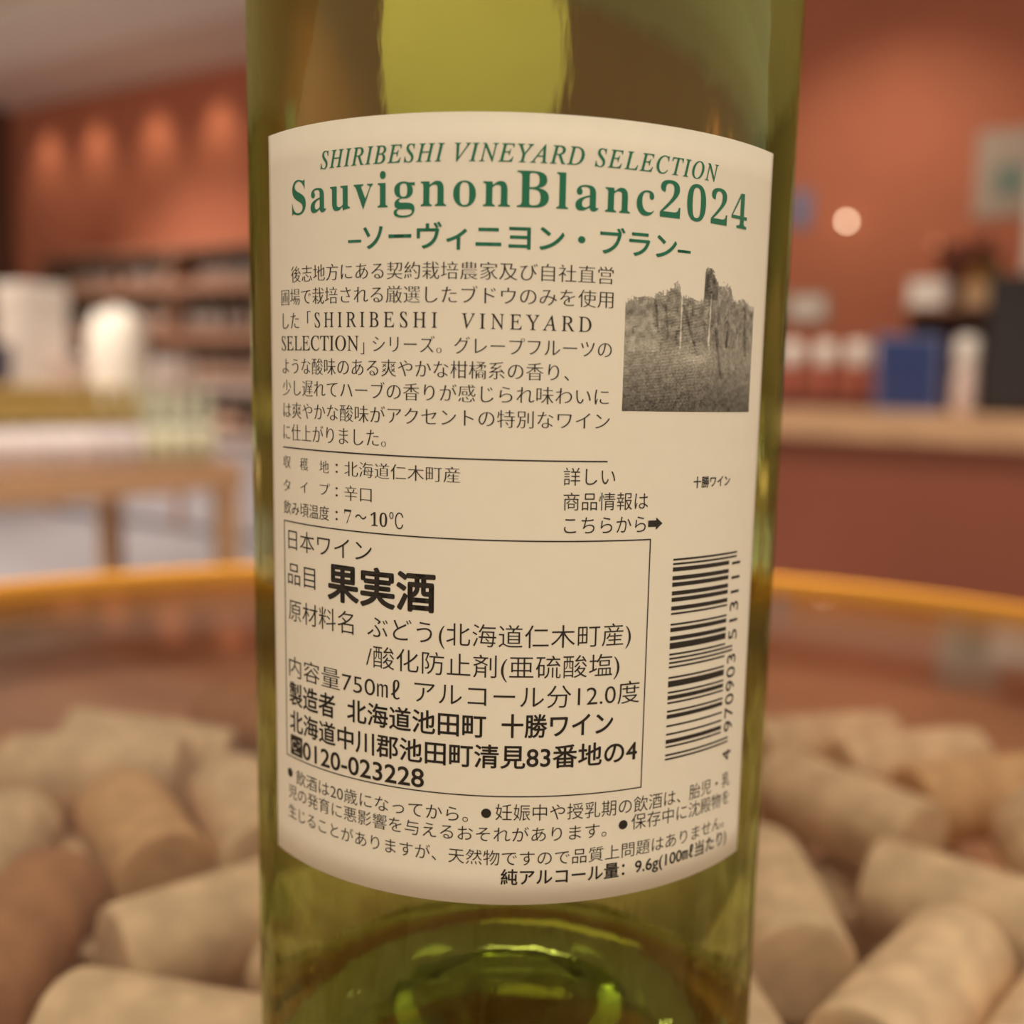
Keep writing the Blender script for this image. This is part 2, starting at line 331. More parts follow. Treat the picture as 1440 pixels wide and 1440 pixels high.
# back label: a curved paper sheet wrapped on the glass; label plane: u mm along the arc, h mm up
ZL = 0.105
RL = RO + 0.00004
def wrap(u, h, r): 
    th = u/37.5
    return Vector((r*math.sin(th), -r*math.cos(th), ZL + h/1000))
def label_sheet(u0, u1, h0, h1, r0, r1, nu=96, nh=24):
    bm = bmesh.new(); g = {}
    for k, r in ((0, r0), (1, r1)):
        for i in range(nu+1):
            for j in range(nh+1):
                g[k, i, j] = bm.verts.new(wrap(u0+(u1-u0)*i/nu, h0+(h1-h0)*j/nh, r))
    for i in range(nu):
        for j in range(nh):
            bm.faces.new((g[1, i, j], g[1, i+1, j], g[1, i+1, j+1], g[1, i, j+1]))
            bm.faces.new((g[0, i, j], g[0, i, j+1], g[0, i+1, j+1], g[0, i+1, j]))
    for i in range(nu):
        bm.faces.new((g[0, i, 0], g[0, i+1, 0], g[1, i+1, 0], g[1, i, 0])); bm.faces.new((g[1, i, nh], g[1, i+1, nh], g[0, i+1, nh], g[0, i, nh]))
    for j in range(nh):
        bm.faces.new((g[1, 0, j], g[1, 0, j+1], g[0, 0, j+1], g[0, 0, j])); bm.faces.new((g[0, nu, j], g[0, nu, j+1], g[1, nu, j+1], g[1, nu, j]))
    return bm
RP = RO + 0.00022
lab = obj('back_label', label_sheet(-35.5, 34.6, -61.0, 28.2, RL, RP), M_paper, bt, True)
lab['label'] = 'cream paper back label with green title and black text'
RT_ = RP + 0.00005          # ink sits on the paper

def flat_to_label(bm, name, material, parent=lab):
    """bm holds flat ink in label-plane mm (x = u, y = h): cut it finely across and wrap it on the bottle"""
    us = [v.co.x for v in bm.verts]
    if not us: bm.free(); return None
    u = math.floor(min(us)) + 0.0
    while u < max(us):
        bmesh.ops.bisect_plane(bm, geom=bm.verts[:]+bm.edges[:]+bm.faces[:], plane_co=(u, 0, 0), plane_no=(1, 0, 0))
        u += 1.2
    for v in bm.verts: v.co = wrap(v.co.x, v.co.y, RT_)
    bm.normal_update()
    for f in bm.faces:
        c = f.calc_center_median()
        if f.normal.x*c.x + f.normal.y*c.y < 0: f.normal_flip()
    return obj(name, bm, material, parent)

# ---- lettering: glyph outlines reshaped per style, then laid on the label
def glyph_outlines(txt, space=1.0):
    cu = bpy.data.curves.new('lettering', 'FONT'); cu.body = txt; cu.size = 1; cu.space_character = space
    ob = bpy.data.objects.new('lettering', cu); COL.objects.link(ob)
    dg = bpy.context.evaluated_depsgraph_get()
    c2 = ob.to_curve(dg)
    polys = []
    for sp in c2.splines:
        pts = sp.bezier_points; n = len(pts); P = []
        for i in range(n):
            a, b = pts[i], pts[(i+1) % n]
            d = (b.co-a.co)
            def off(p, a=a, d=d): 
                q = p-a.co; return abs(q.x*d.y-q.y*d.x)/(d.length+1e-9)
            if off(a.handle_right) < 0.002 and off(b.handle_left) < 0.002: seg = [a.co.copy()]
            else: seg = [Vector(p) for p in interpolate_bezier(a.co, a.handle_right, b.handle_left, b.co, 5)[:-1]]
            P += seg
        Q = []
        for p in P:
            if not Q or (Q[-1]-p).length > 1e-4: Q.append(p)
        if len(Q) > 1 and (Q[0]-Q[-1]).length < 1e-4: Q.pop()
        if len(Q) > 2: polys.append([(p.x, p.y) for p in Q])
    ob.to_curve_clear(); bpy.data.objects.remove(ob); bpy.data.curves.remove(cu)
    return polys
def area2(P): return sum(P[i][0]*P[(i+1) % len(P)][1]-P[(i+1) % len(P)][0]*P[i][1] for i in range(len(P)))
def embolden(polys, ox, oy):
    if not ox and not oy: return polys
    sgn = 1 if sum(area2(P) for P in polys) > 0 else -1
    out = []
    for P in polys:
        n = len(P); Q = []
        for i in range(n):
            x0, y0 = P[i-1]; x1, y1 = P[i]; x2, y2 = P[(i+1) % n]
            ax, ay = x1-x0, y1-y0; bx, by = x2-x1, y2-y1
            la, lb = math.hypot(ax, ay) or 1, math.hypot(bx, by) or 1
            nx1, ny1 = ay/la*sgn, -ax/la*sgn; nx2, ny2 = by/lb*sgn, -bx/lb*sgn
            mx, my = nx1+nx2, ny1+ny2; l2 = mx*mx+my*my
            k = min(2/l2, 2.0) if l2 > 0.05 else 1.0
            Q.append((x1+ox*mx*k, y1+oy*my*k))
        out.append(Q)
    return out
def fill(polys):
    cu = bpy.data.curves.new('ink', 'CURVE'); cu.dimensions = '2D'; cu.fill_mode = 'BOTH'
    for P in polys:
        sp = cu.splines.new('POLY'); sp.points.add(len(P)-1)
        for i, (x, y) in enumerate(P): sp.points[i].co = (x, y, 0, 1)
        sp.use_cyclic_u = True
    ob = bpy.data.objects.new('ink', cu); COL.objects.link(ob)
    me = bpy.data.meshes.new_from_object(ob.evaluated_get(bpy.context.evaluated_depsgraph_get()))
    bm = bmesh.new(); bm.from_mesh(me)
    bpy.data.objects.remove(ob); bpy.data.curves.remove(cu); bpy.data.meshes.remove(me)
    return bm
def bold_serif(t):
    r = ''
    for ch in t:
        if 'A' <= ch <= 'Z': r += chr(0x1D400+ord(ch)-65)
        elif 'a' <= ch <= 'z': r += chr(0x1D41A+ord(ch)-97)
        elif '0' <= ch <= '9': r += chr(0x1D7CE+ord(ch)-48)
        else: r += ch
    return r
def ital_serif(t): return ''.join(chr(0x1D434+ord(ch)-65) if 'A' <= ch <= 'Z' else ch for ch in t)
def bbox(polys):
    xs = [p[0] for P in polys for p in P]; ys = [p[1] for P in polys for p in P]
    return min(xs), max(xs), min(ys), max(ys)
_rk = bbox(glyph_outlines('国')); KH, KC = _rk[3]-_rk[2], (_rk[3]+_rk[2])/2
_rb = bbox(glyph_outlines(bold_serif('H'))); SH = _rb[3]
STY = {  # outline offset x, offset y, shear, overprint weight, letter spacing
 'mi': (-0.004, -0.017, 0, 0, 1), 'go': (-0.006, -0.006, 0, 0, 1), 'gm': (0, 0, 0, 0.016, 1), 'gt': (0, 0, 0, 0, 1), 'bm': (0, 0, 0, 0.013, 1), 'bo': (0, 0, 0, 0.027, 1),
 'it': (0.008, 0.003, 0, 0, 1.16), 'up': (0.000, 0.000, -0.26, 0, 1.0), 'uw': (0.000, 0.000, -0.26, 0, 1.45), 'se': (-0.013, 0.001, 0, 0, 1.10), 'sd': (-0.018, -0.002, 0, 0, 1)}
def lettering(lines):
    """lines of (text, style, u0, u1, h0, h1, height) -> one flat bmesh in label mm"""
    main = []; heavy = {}
    for txt, sty, u0, u1, h0, h1, ht in lines:
        ox, oy, shr, ovr, spc = STY[sty]
        if sty in ('se', 'sd'): polys = glyph_outlines(bold_serif(txt), spc); kh, kc = SH, 0
        elif sty in ('it', 'up', 'uw'): polys = glyph_outlines(ital_serif(txt), spc); kh, kc = SH, 0
        else: polys = glyph_outlines(txt, spc); kh, kc = KH, KC
        polys = embolden(polys, ox, oy)
        if shr: polys = [[(x+shr*y, y) for x, y in P] for P in polys]
        x0, x1, _, _ = bbox(polys); sx = (u1-u0)/(x1-x0); sy = ht/kh
        polys = [[(u0+(x-x0)*sx, h0+(h1-h0)*(x-x0)/(x1-x0)+(y-kc)*sy) for x, y in P] for P in polys]
        if ovr: heavy.setdefault(round(ovr*sy, 4), []).extend(polys)
        else: main += polys
    bm = fill(main) if main else bmesh.new()
    for wgt, polys in heavy.items():           # heavier strokes: the same outlines printed over themselves, slightly shifted
        for k in range(8):
            dx, dy = wgt*math.cos(k*math.pi/4), wgt*math.sin(k*math.pi/4)
            b2 = fill([[(x+dx, y+dy) for x, y in P] for P in polys])
            me = bpy.data.meshes.new('ink'); b2.to_mesh(me); b2.free(); bm.from_mesh(me); bpy.data.meshes.remove(me)
    return bm
LINES = [
('SHIRIBESHI VINEYARD SELECTION', 'it', 'title', -24.58, 23.43, 23.15, 23.15, 1.83),
('SauvignonBlanc2024', 'se', 'title', -29.81, 28.91, 18.53, 18.53, 3.75),
('–ソーヴィニヨン・ブラン–', 'gm', 'title', -20.38, 19.64, 15.35, 15.35, 2.68),
('後志地方にある契約栽培農家及び自社直営', 'mi', 'story', -30.2, 10.0, 11.74, 11.74, 1.81),
('圃場で栽培される厳選したブドウのみを使用', 'mi', 'story', -32.47, 10.07, 9.17, 9.17, 1.82),
('した「', 'mi', 'story', -32.21, -26.43, 6.44, 6.44, 1.98),
('SHIRIBESHI', 'uw', 'story', -25.74, -9.28, 5.65, 5.65, 1.62),
('VINEYARD', 'uw', 'story', -6.54, 7.65, 5.64, 5.64, 1.58),
('SELECTION', 'up', 'story', -32.54, -18.97, 3.02, 3.02, 1.62),
('」', 'mi', 'story', -18.71, -18.22, 3.56, 3.56, 1.89),
('シリーズ。グレープフルーツの', 'mi', 'story', -17.07, 10.07, 3.77, 3.77, 1.84),
('ような酸味のある爽やかな柑橘系の香り、', 'mi', 'story', -32.34, 5.32, 1.13, 1.13, 1.86),
('少し遅れてハーブの香りが感じられ味わいに', 'mi', 'story', -32.4, 9.9, -1.43, -1.43, 1.87),
('は爽やかな酸味がアクセントの特別なワイン', 'mi', 'story', -32.29, 10.1, -4.1, -4.1, 1.88),
('に仕上がりました。', 'mi', 'story', -32.35, -15.35, -6.73, -6.73, 1.97),
('収', 'mi', 'facts', -32.42, -30.72, -10.37, -10.37, 1.52),
('穫', 'mi', 'facts', -28.74, -27.11, -10.39, -10.39, 1.49),
('地', 'mi', 'facts', -25.1, -23.53, -10.47, -10.47, 1.46),
('：', 'gt', 'facts', -22.44, -22.11, -10.4, -10.4, 1.45),
('タ', 'mi', 'facts', -32.49, -30.86, -13.26, -13.26, 1.53),
('イ', 'mi', 'facts', -28.7, -27.28, -13.18, -13.18, 1.5),
('プ', 'mi', 'facts', -25.07, -23.38, -13.11, -13.11, 1.47),
('：', 'gt', 'facts', -22.46, -22.12, -13.14, -13.14, 1.46),
('飲み頃温度', 'go', 'facts', -32.49, -23.52, -15.94, -15.94, 1.61),
('：', 'gt', 'facts', -22.48, -22.14, -15.93, -15.93, 1.47),
('北海道仁木町産', 'mi', 'facts', -21.09, -6.49, -10.44, -10.44, 1.73),
('辛口', 'mi', 'facts', -21.1, -17.22, -13.26, -13.26, 1.73),
('7', 'sd', 'facts', -21.12, -20.08, -16.78, -16.78, 1.55),
('～', 'gt', 'facts', -19.51, -17.94, -15.89, -15.89, 1.74),
('10', 'sd', 'facts', -17.35, -15.17, -16.75, -16.75, 1.52),
('℃', 'mi', 'facts', -14.89, -13.13, -15.95, -15.95, 2.35),
('日本ワイン', 'go', 'declaration', -31.49, -17.22, -19.84, -19.84, 2.47),
('品目', 'go', 'declaration', -31.65, -26.0, -24.08, -24.08, 2.65),
('果実酒', 'bo', 'declaration', -23.73, -9.31, -24.06, -24.06, 4.26),
('原材料名', 'go', 'declaration', -31.56, -19.8, -28.66, -28.66, 2.63),
('ぶどう(北海道仁木町産)', 'go', 'declaration', -17.81, 13.63, -28.63, -28.63, 2.56),
('/酸化防止剤(亜硫酸塩)', 'go', 'declaration', -17.98, 12.3, -32.2, -32.2, 2.58),
('内容量750㎖', 'go', 'declaration', -31.65, -13.47, -35.86, -35.86, 2.54),
('アルコール分12.0度', 'go', 'declaration', -11.64, 15.03, -35.7, -35.7, 2.61),
('製造者', 'bm', 'declaration', -31.59, -22.75, -39.35, -39.35, 2.81),
('北海道池田町', 'bm', 'declaration', -20.77, -3.19, -39.27, -39.27, 2.65),
('十勝ワイン', 'bm', 'declaration', -1.33, 11.7, -39.17, -39.17, 2.65),
('北海道中川郡池田町清見83番地の4', 'bm', 'declaration', -31.54, 14.96, -42.88, -42.88, 2.64),
('0120-023228', 'bm', 'declaration', -28.69, -10.43, -46.02, -46.02, 2.79),
('飲酒は20歳になってから。', 'go', 'caution', -30.27, -5.08, -50.03, -50.03, 1.82),
('妊娠中や授乳期の飲酒は、胎児・乳', 'go', 'caution', -1.89, 31.43, -49.55, -49.95, 1.91),
('児の発育に悪影響を与えるおそれがあります。', 'go', 'caution', -32.08, 11.37, -52.3, -52.3, 1.79),
('保存中に沈殿物を', 'go', 'caution', 14.6, 31.46, -51.9, -52.4, 1.92),
('生じることがありますが、天然物ですので品質上問題はありません。', 'go', 'caution', -32.14, 30.51, -54.95, -55.45, 1.79),
('純アルコール量：9.6g(100㎖当たり)', 'bm', 'caution', -1.14, 31.2, -57.55, -57.75, 1.86),
('詳しい', 'go', 'link', 4.99, 10.98, -10.33, -10.33, 1.92),
('商品情報は', 'go', 'link', 5.04, 15.22, -13.13, -13.13, 1.94),
('こちらから', 'go', 'link', 5.19, 15.04, -15.82, -15.82, 1.96),
('十勝ワイン', 'bm', 'link', 21.65, 28.08, -11.18, -11.18, 1.28),
]
def pick(part): return [r[:2]+r[3:] for r in LINES if r[2] == part]
def rect_into(bm, u0, u1, h0, h1):
    vs = [bm.verts.new((x, y, 0)) for x, y in ((u0, h0), (u1, h0), (u1, h1), (u0, h1))]; bm.faces.new(vs)
def poly_into(bm, pts): bm.faces.new([bm.verts.new((x, y, 0)) for x, y in pts])
def disc_into(bm, u, h, r, n=20): poly_into(bm, [(u+r*math.cos(2*math.pi*k/n), h+r*math.sin(2*math.pi*k/n)) for k in range(n)])

flat_to_label(lettering(pick('title')), 'title_lettering', M_green)['label'] = 'green serif title lettering'
bm = lettering(pick('story')); rect_into(bm, -32.5, 10.0, -8.66, -8.50); flat_to_label(bm, 'story_lettering', M_ink)
flat_to_label(lettering(pick('facts')), 'facts_lettering', M_ink)
flat_to_label(lettering(pick('declaration')), 'declaration_lettering', M_ink)
bm = bmesh.new()
rect_into(bm, -32.5, 15.8, -17.68, -17.53); rect_into(bm, -32.5, 15.8, -47.68, -47.54); rect_into(bm, -32.5, -32.36, -47.54, -17.68); rect_into(bm, 15.66, 15.8, -47.54, -17.68)
flat_to_label(bm, 'declaration_border', M_ink)
bm = lettering(pick('caution'))
for u, h in ((-31.7, -49.85), (-2.97, -49.70), (13.5, -52.0)): disc_into(bm, u, h, 0.58)
flat_to_label(bm, 'caution_lettering', M_ink)
bm = lettering(pick('link'))
poly_into(bm, [(15.35, -16.15), (16.4, -16.15), (16.4, -16.5), (17.28, -15.78), (16.4, -15.06), (16.4, -15.4), (15.35, -15.4)])
flat_to_label(bm, 'link_lettering', M_ink)
# freephone mark: dark square with two pale curls
def ring_polys(u, h, r0, r1, a0, a1, n=14):
    o = [(u+r1*math.cos(R_(a0+(a1-a0)*k/n)), h+r1*math.sin(R_(a0+(a1-a0)*k/n))) for k in range(n+1)]
    i = [(u+r0*math.cos(R_(a1-(a1-a0)*k/n)), h+r0*math.sin(R_(a1-(a1-a0)*k/n))) for k in range(n+1)]
    return o+i
MU, MH = -30.15, -45.95
bm = fill([[(MU-1.3, MH-1.3), (MU+1.3, MH-1.3), (MU+1.3, MH+1.3), (MU-1.3, MH+1.3)], ring_polys(MU-0.45, MH+0.05, 0.45, 0.62, 40, 330), ring_polys(MU+0.55, MH+0.45, 0.30, 0.44, -150, 120), [(MU-0.6, MH-0.95), (MU+0.7, MH-0.95), (MU+0.7, MH-0.8), (MU-0.6, MH-0.8)]])
flat_to_label(bm, 'freephone_mark', M_ink)

# barcode (13 digits, set sideways, read upwards)
LC = ['0001101', '0011001', '0010011', '0111101', '0100011', '0110001', '0101111', '0111011', '0110111', '0001011']
PAR = ['LLLLLL', 'LLGLGG', 'LLGGLG', 'LLGGGL', 'LGLLGG', 'LGGLLG', 'LGGGLL', 'LGLGLG', 'LGLGGL', 'LGGLGL']
inv = lambda s: ''.join('1' if c == '0' else '0' for c in s)
code = '4970903513111'
bits = '101' + ''.join(LC[int(d)] if p == 'L' else inv(LC[int(d)])[::-1] for d, p in zip(code[1:7], PAR[int(code[0])])) + '01010' + ''.join(inv(LC[int(d)]) for d in code[7:]) + '101'
bm = bmesh.new(); H0, MOD = -44.85, 24.8/95; i = 0
while i < 95:
    if bits[i] == '1':
        j = i
        while j < 95 and bits[j] == '1': j += 1
        guard = i < 3 or 45 <= i < 50 or i >= 92
        rect_into(bm, 19.05, 30.4 if guard else 28.75, H0+i*MOD, H0+j*MOD-0.03); i = j
    else: i += 1
flat_to_label(bm, 'barcode_bars', M_ink)
polys = []
def digits_up(t, h0, h1, u0, ht):
    P = glyph_outlines(t, 1.1); x0, x1, y0, y1 = bbox(P); s = (h1-h0)/(x1-x0); k = ht/(y1-y0)
    return [[(u0-(y-y0)*k, h0+(x-x0)*s) for x, y in Q] for Q in P]
polys += digits_up('4', -47.3, -45.9, 31.3, 1.9) + digits_up('970903', -43.4, -33.3, 31.3, 1.9) + digits_up('513111', -31.4, -21.4, 31.3, 1.9)
flat_to_label(fill(polys), 'barcode_digits', M_ink)

# small vineyard print, halftone dots of ink on the paper
def vineyard():
    rnd = random.Random(3)
    from mathutils import noise as N
    sky = [(100, 268), (140, 255), (180, 246), (205, 250), (240, 225), (262, 235), (310, 190), (325, 182), (345, 235), (380, 242), (430, 250), (452, 240), (456, 120), (470, 106), (498, 118), (520, 165), (545, 190), (560, 172), (600, 178), (622, 225), (650, 240), (690, 216), (712, 235), (740, 250), (775, 252)]
    def top(x):
        for (a, ya), (b, yb) in zip(sky[:-1], sky[1:]):
            if a <= x <= b: return ya+(yb-ya)*(x-a)/(b-a)
        return 260
    def seg(x, y, x0, y0, x1, y1, wd):
        if not (min(y0, y1) <= y <= max(y0, y1)): return 0
        xc = x0+(x1-x0)*(y-y0)/(y1-y0); return max(0, 1-abs(x-xc)/wd)
    bm = bmesh.new(); P = 0.127; U0, U1, Hb, Ht = 11.55, 31.55, -2.85, 13.8
    ny = int((Ht-Hb)/(P*0.82)); nx = int((U1-U0)/P)
    for j in range(ny):
        for i in range(nx):
            u = U0+(i+0.5*(j % 2))*P; h = Hb+j*P*0.82
            x = 100+(u-U0)/(U1-U0)*675; y = 714-(h-Hb)/(Ht-Hb)*612
            t = top(x)+16*N.noise(Vector((x/9, 0, 1)))+12*N.noise(Vector((x/3, y/3, 5)))+14*N.noise(Vector((x/14, y/14, 7)))
            if y < t: continue
            g = 455+(x-100)*0.0
            n1 = N.noise(Vector((x/24, y/30, 3))); n2 = N.noise(Vector((x/8, y/8, 9)))
            if y < 440: d = 0.56+0.30*n1+0.22*n2 - 0.18*max(0, 1-(y-t)/30)
            else: d = 0.50+0.16*n1+0.24*n2+0.34*max(0, (y-500)/210) - 0.20*math.exp(-((x-420)/90)**2-((y-485)/40)**2)
            if x < 250 and 330 < y < 470: d -= 0.12
            for s_ in ((225, 260, 240, 395, 8), (350, 270, 430, 480, 14), (505, 300, 565, 570, 16), (700, 260, 722, 470, 12), (270, 280, 285, 410, 8), (600, 330, 590, 440, 10), (330, 380, 320, 420, 12)): d += 0.24*seg(x, y, *s_)
            for s_ in ((343, 225, 343, 450, 6), (492, 215, 486, 435, 7)): d -= 0.5*seg(x, y, *s_)
            if 452 < x < 525 and y < 240: d += 0.22
            d = max(0.0, min(1.0, d*0.70))
            if d < 0.06: continue
            r = P*0.60*math.sqrt(d)
            poly_into(bm, [(u+r*math.cos(k*math.pi/3), h+r*math.sin(k*math.pi/3)) for k in range(6)])
    for v in bm.verts: v.co.z = 0
    return bm
vb = vineyard()
for v in vb.verts: v.co = wrap(v.co.x, v.co.y, RT_)
o = obj('vineyard_print', vb, M_ink, lab); o['label'] = 'small black halftone picture of vines and posts'

# ------------------------------------------------------------------ globe lamp added behind the bottle for the bright patch in its glass
pl = empty('added_globe_lamp', (0.118, 1.75, CEIL+0.013), 0, 'added glowing globe lamp making the bright patch in the upper wine bottle', 'lamp')
zc = 0.640-CEIL
obj('globe', lathe([(0.0, zc-0.20)]+[(0.188*math.cos(R_(a)), zc+0.200*math.sin(R_(a))) for a in range(-80, 75, 8)]+[(0.03, zc+0.196), (0, zc+0.196)], 64), M_globe, pl, True)
obj('cap', lathe([(0, zc+0.185), (0.085, zc+0.178), (0.085, zc+0.20), (0.02, zc+0.24), (0, zc+0.24)], 48), M_black, pl, True)
obj('cord', lathe([(0, zc+0.235), (0.004, zc+0.235), (0.004, -0.02), (0, -0.02)], 12), M_black, pl, True)
obj('ceiling_rose', lathe([(0, -0.03), (0.05, -0.025), (0.055, -0.001), (0, -0.001)], 32), M_white, pl, True)

# ------------------------------------------------------------------ counter on the right
ct = room_thing('counter', -1.15, 0.95, FLOOR, 'long counter with light wooden top and orange-brown front panel along the orange wall', 'counter')
zt = 0.022-FLOOR
obj('countertop', box((-0.75, 0, zt-0.05), (4.2, 0.62, 0.10), 0.006), M_wood, ct)
obj('front_panel', box((-0.75, 0.25, (zt-0.10+0.06)/2), (4.1, 0.03, zt-0.16)), M_counter, ct)
obj('carcass', box((-0.75, -0.03, (zt-0.102+0.06)/2), (4.06, 0.50, zt-0.162)), M_dark, ct)
obj('plinth', box((-0.75, -0.02, 0.03), (4.0, 0.46, 0.06)), M_dark, ct)
ZC = 0.0225

# things standing on the counter (t about 0.8-0.95)
bl = room_thing('display_board', -0.295, 0.90, ZC, 'blue leaning display board with pale blue edge on the counter', 'sign')
def lean(bm, a=-0.17):
    bmesh.ops.rotate(bm, verts=bm.verts, cent=(0, 0, 0), matrix=Matrix.Rotation(a, 3, 'X')); return bm
obj('panel', lean(box((0, 0.0, 0.137), (0.215, 0.012, 0.262))), M_blue, bl)
bm = bmesh.new()
for c, s_ in (((0, 0, 0.005), (0.235, 0.016, 0.010)), ((0, 0, 0.272), (0.235, 0.016, 0.014)), ((-0.112, 0, 0.138), (0.012, 0.016, 0.258)), ((0.112, 0, 0.138), (0.012, 0.016, 0.258))): add_box(bm, c, s_)
obj('edge_trim', lean(bm), M_bluep, bl)
obj('prop_leg', lean(box((0, -0.055, 0.10), (0.06, 0.008, 0.21)), 0.30), M_bluep, bl)

rs = room_thing('riser_shelf', -0.42, 0.575, ZC, 'dark wooden riser shelf behind the blue display board', 'shelf')
obj('shelf_board', box((0, 0, 0.385), (0.42, 0.30, 0.022)), M_wood_d, rs)
for sx in (-0.19, 0.19): obj('side_panel', box((sx, 0, 0.187), (0.02, 0.22, 0.374)), M_maroon, rs)
obj('back_panel', box((0, -0.10, 0.187), (0.36, 0.015, 0.374)), M_maroon, rs)
ZR = ZC+0.3965
def carton(name, s, t, z, sx, sy, sz, material, label, cat='box', rz=0.0, lid=None, bev=0.004):
    o = room_thing(name, s, t, z, label, cat, rz=rz)
    obj('body', box((0, 0, sz/2), (sx, sy, sz), bev), material, o)
    bm = box((0, 0, sz*0.93), (sx+0.004, sy+0.004, sz*0.10), 0.002); obj('lid', bm, lid or material, o)
    return o
carton('small_carton', -0.29, 0.665, ZR, 0.135, 0.09, 0.098, M_white, 'small white carton on the riser shelf above the blue board')
carton('small_carton', -0.485, 0.65, ZR, 0.13, 0.09, 0.085, M_tan, 'small tan carton on the riser shelf beside the black case')
# flower vase
fv = room_thing('flower_vase', -0.37, 0.535, ZR, 'dark maroon vase of dried brown twigs on the riser shelf', 'vase')
obj('pot', lathe([(0, 0), (0.04, 0), (0.048, 0.10), (0.046, 0.17), (0.041, 0.17), (0.041, 0.02), (0, 0.02)], 32), M_maroon, fv, True)
bm = bmesh.new(); rr = random.Random(2)
for k in range(46):
    a = rr.uniform(0, 6.28); e = rr.uniform(0.02, 0.13); h = rr.uniform(0.16, 0.27)
    p0 = Vector((0.03*math.cos(a), 0.03*math.sin(a), 0.10)); p1 = Vector((e*math.cos(a)-0.03, e*math.sin(a), h))
    d = (p1-p0); q = d.to_track_quat('Z', 'Y')
    r = bmesh.ops.create_cone(bm, cap_ends=True, segments=6, radius1=0.003, radius2=0.010, depth=d.length)
    for v in r['verts']: v.co = (p0+p1)/2 + q @ v.co
obj('twigs', bm, M_twig, fv)
bm = bmesh.new()
for k in range(26):
    p = Vector((rr.uniform(-0.16, -0.03), rr.uniform(-0.02, 0.07), rr.uniform(0.08, 0.17)))
    r = bmesh.ops.create_icosphere(bm, subdivisions=1, radius=0.02)
    for v in r['verts']: v.co = p + Vector((v.co.x, v.co.y*0.5, v.co.z*1.2))
obj('leaves', bm, M_leaf, fv, True)
bm = bmesh.new()
for k in range(10):
    p = Vector((rr.uniform(-0.09, -0.05), rr.uniform(0.03, 0.08), rr.uniform(0.06, 0.14)))
    r = bmesh.ops.create_icosphere(bm, subdivisions=1, radius=0.017)
    for v in r['verts']: v.co = p + v.co
obj('petals', bm, M_amber, fv, True)

cs = room_thing('case', -0.695, 0.86, ZC, 'tall black box-shaped case standing on the counter', 'case')
obj('body', box((0, 0, 0.235), (0.27, 0.24, 0.47), 0.02), M_black, cs)
obj('lid', box((0, 0, 0.452), (0.275, 0.245, 0.05), 0.015), M_black, cs)
obj('handle', lathe([(0.03, 0.482), (0.036, 0.478), (0.036, 0.488)], 24, close=True), M_maroon, cs, True)
# white capped bottle between board and case
wbm = room_thing('milk_bottle', -0.500, 0.93, ZC, 'pinkish bottle with broad white cap between blue board and black case', 'bottle')
obj('body', lathe([(0, 0), (0.036, 0), (0.040, 0.01), (0.040, 0.13), (0.034, 0.17), (0, 0.17)], 40), M_pink, wbm, True)
obj('cap', lathe([(0, 0.165), (0.036, 0.165), (0.041, 0.19), (0.041, 0.245), (0.034, 0.27), (0, 0.275)], 40), M_white, wbm, True)
# jars in a row
tray = room_thing('tray', 0.10, 0.78, ZC, 'long low dark maroon tray carrying white-lidded jars on the counter', 'tray')
obj('tray_base', box((0, 0, 0.008), (0.66, 0.16, 0.016)), M_maroon, tray)
bm = bmesh.new()
for c, s_ in (((0, 0.076, 0.028), (0.66, 0.008, 0.024)), ((0, -0.076, 0.028), (0.66, 0.008, 0.024)), ((0.326, 0, 0.028), (0.008, 0.144, 0.024)), ((-0.326, 0, 0.028), (0.008, 0.144, 0.024))): add_box(bm, c, s_)
obj('tray_edge', bm, M_maroon, tray)
jlabs = ['white-lidded red jar on the maroon tray, nearest the blue display board', 'white-lidded red jar on the maroon tray, second from the blue board', 'white-lidded red jar on the maroon tray, third from the blue board', 'white-lidded red jar on the maroon tray, farthest from the blue board']
jar = None
for k, s in enumerate((-0.165, -0.062, 0.066, 0.20)):
    if jar is None:
        jar = room_thing('jar', s, 0.78, ZC+0.0165, jlabs[k], 'jar', 'white-lidded jars on the tray')
        obj('jar_body', lathe([(0, 0), (0.034, 0), (0.040, 0.008), (0.041, 0.11), (0.034, 0.135), (0.032, 0.15), (0, 0.15)], 36), M_jar, jar, True)
        obj('lid', lathe([(0, 0.149), (0.038, 0.149), (0.043, 0.165), (0.043, 0.215), (0.036, 0.24), (0, 0.245)], 36), M_white, jar, True)
        o = jar
    else:
        o = copy_tree(jar); o['label'] = jlabs[k]
    o.location = RM(s, 0.78, ZC+0.0165)

# on the orange wall
def wall_panel(name, s, z, sx, sz, m1, label, cat, inner=None, frame=None):
    o = room_thing(name, s, 0.0, z, label, cat)
    obj('backing', box((0, 0.006, 0), (sx, 0.012, sz), 0.001), m1, o)
    if inner: obj('print', box((inner[0], 0.0135, inner[1]), (inner[2], 0.003, inner[3])), inner[4], o)
    return o
wall_panel('notice_card', 0.43, 0.475, 0.20, 0.13, M_greymat, 'pale grey notice card on the orange wall above the jars', 'card', (0, 0, 0.16, 0.09, M_white))
wall_panel('wall_plaque', 0.485, 0.93, 0.095, 0.17, M_bluegrey, 'small blue-grey plaque on the orange wall beside the bottle', 'plaque', (0, 0, 0.06, 0.12, M_bluep))
wall_panel('poster', -0.42, 1.02, 0.27, 0.36, M_greymat, 'grey poster with teal picture high on the orange wall', 'poster', (-0.005, -0.03, 0.12, 0.13, M_teal))
bs = room_thing('banner_stand', -0.75, 0.30, FLOOR, 'white upright banner stand at the wall behind the black case', 'banner')
obj('banner', box((0, 0, 0.08+0.90), (0.38, 0.012, 1.92)), M_white, bs)
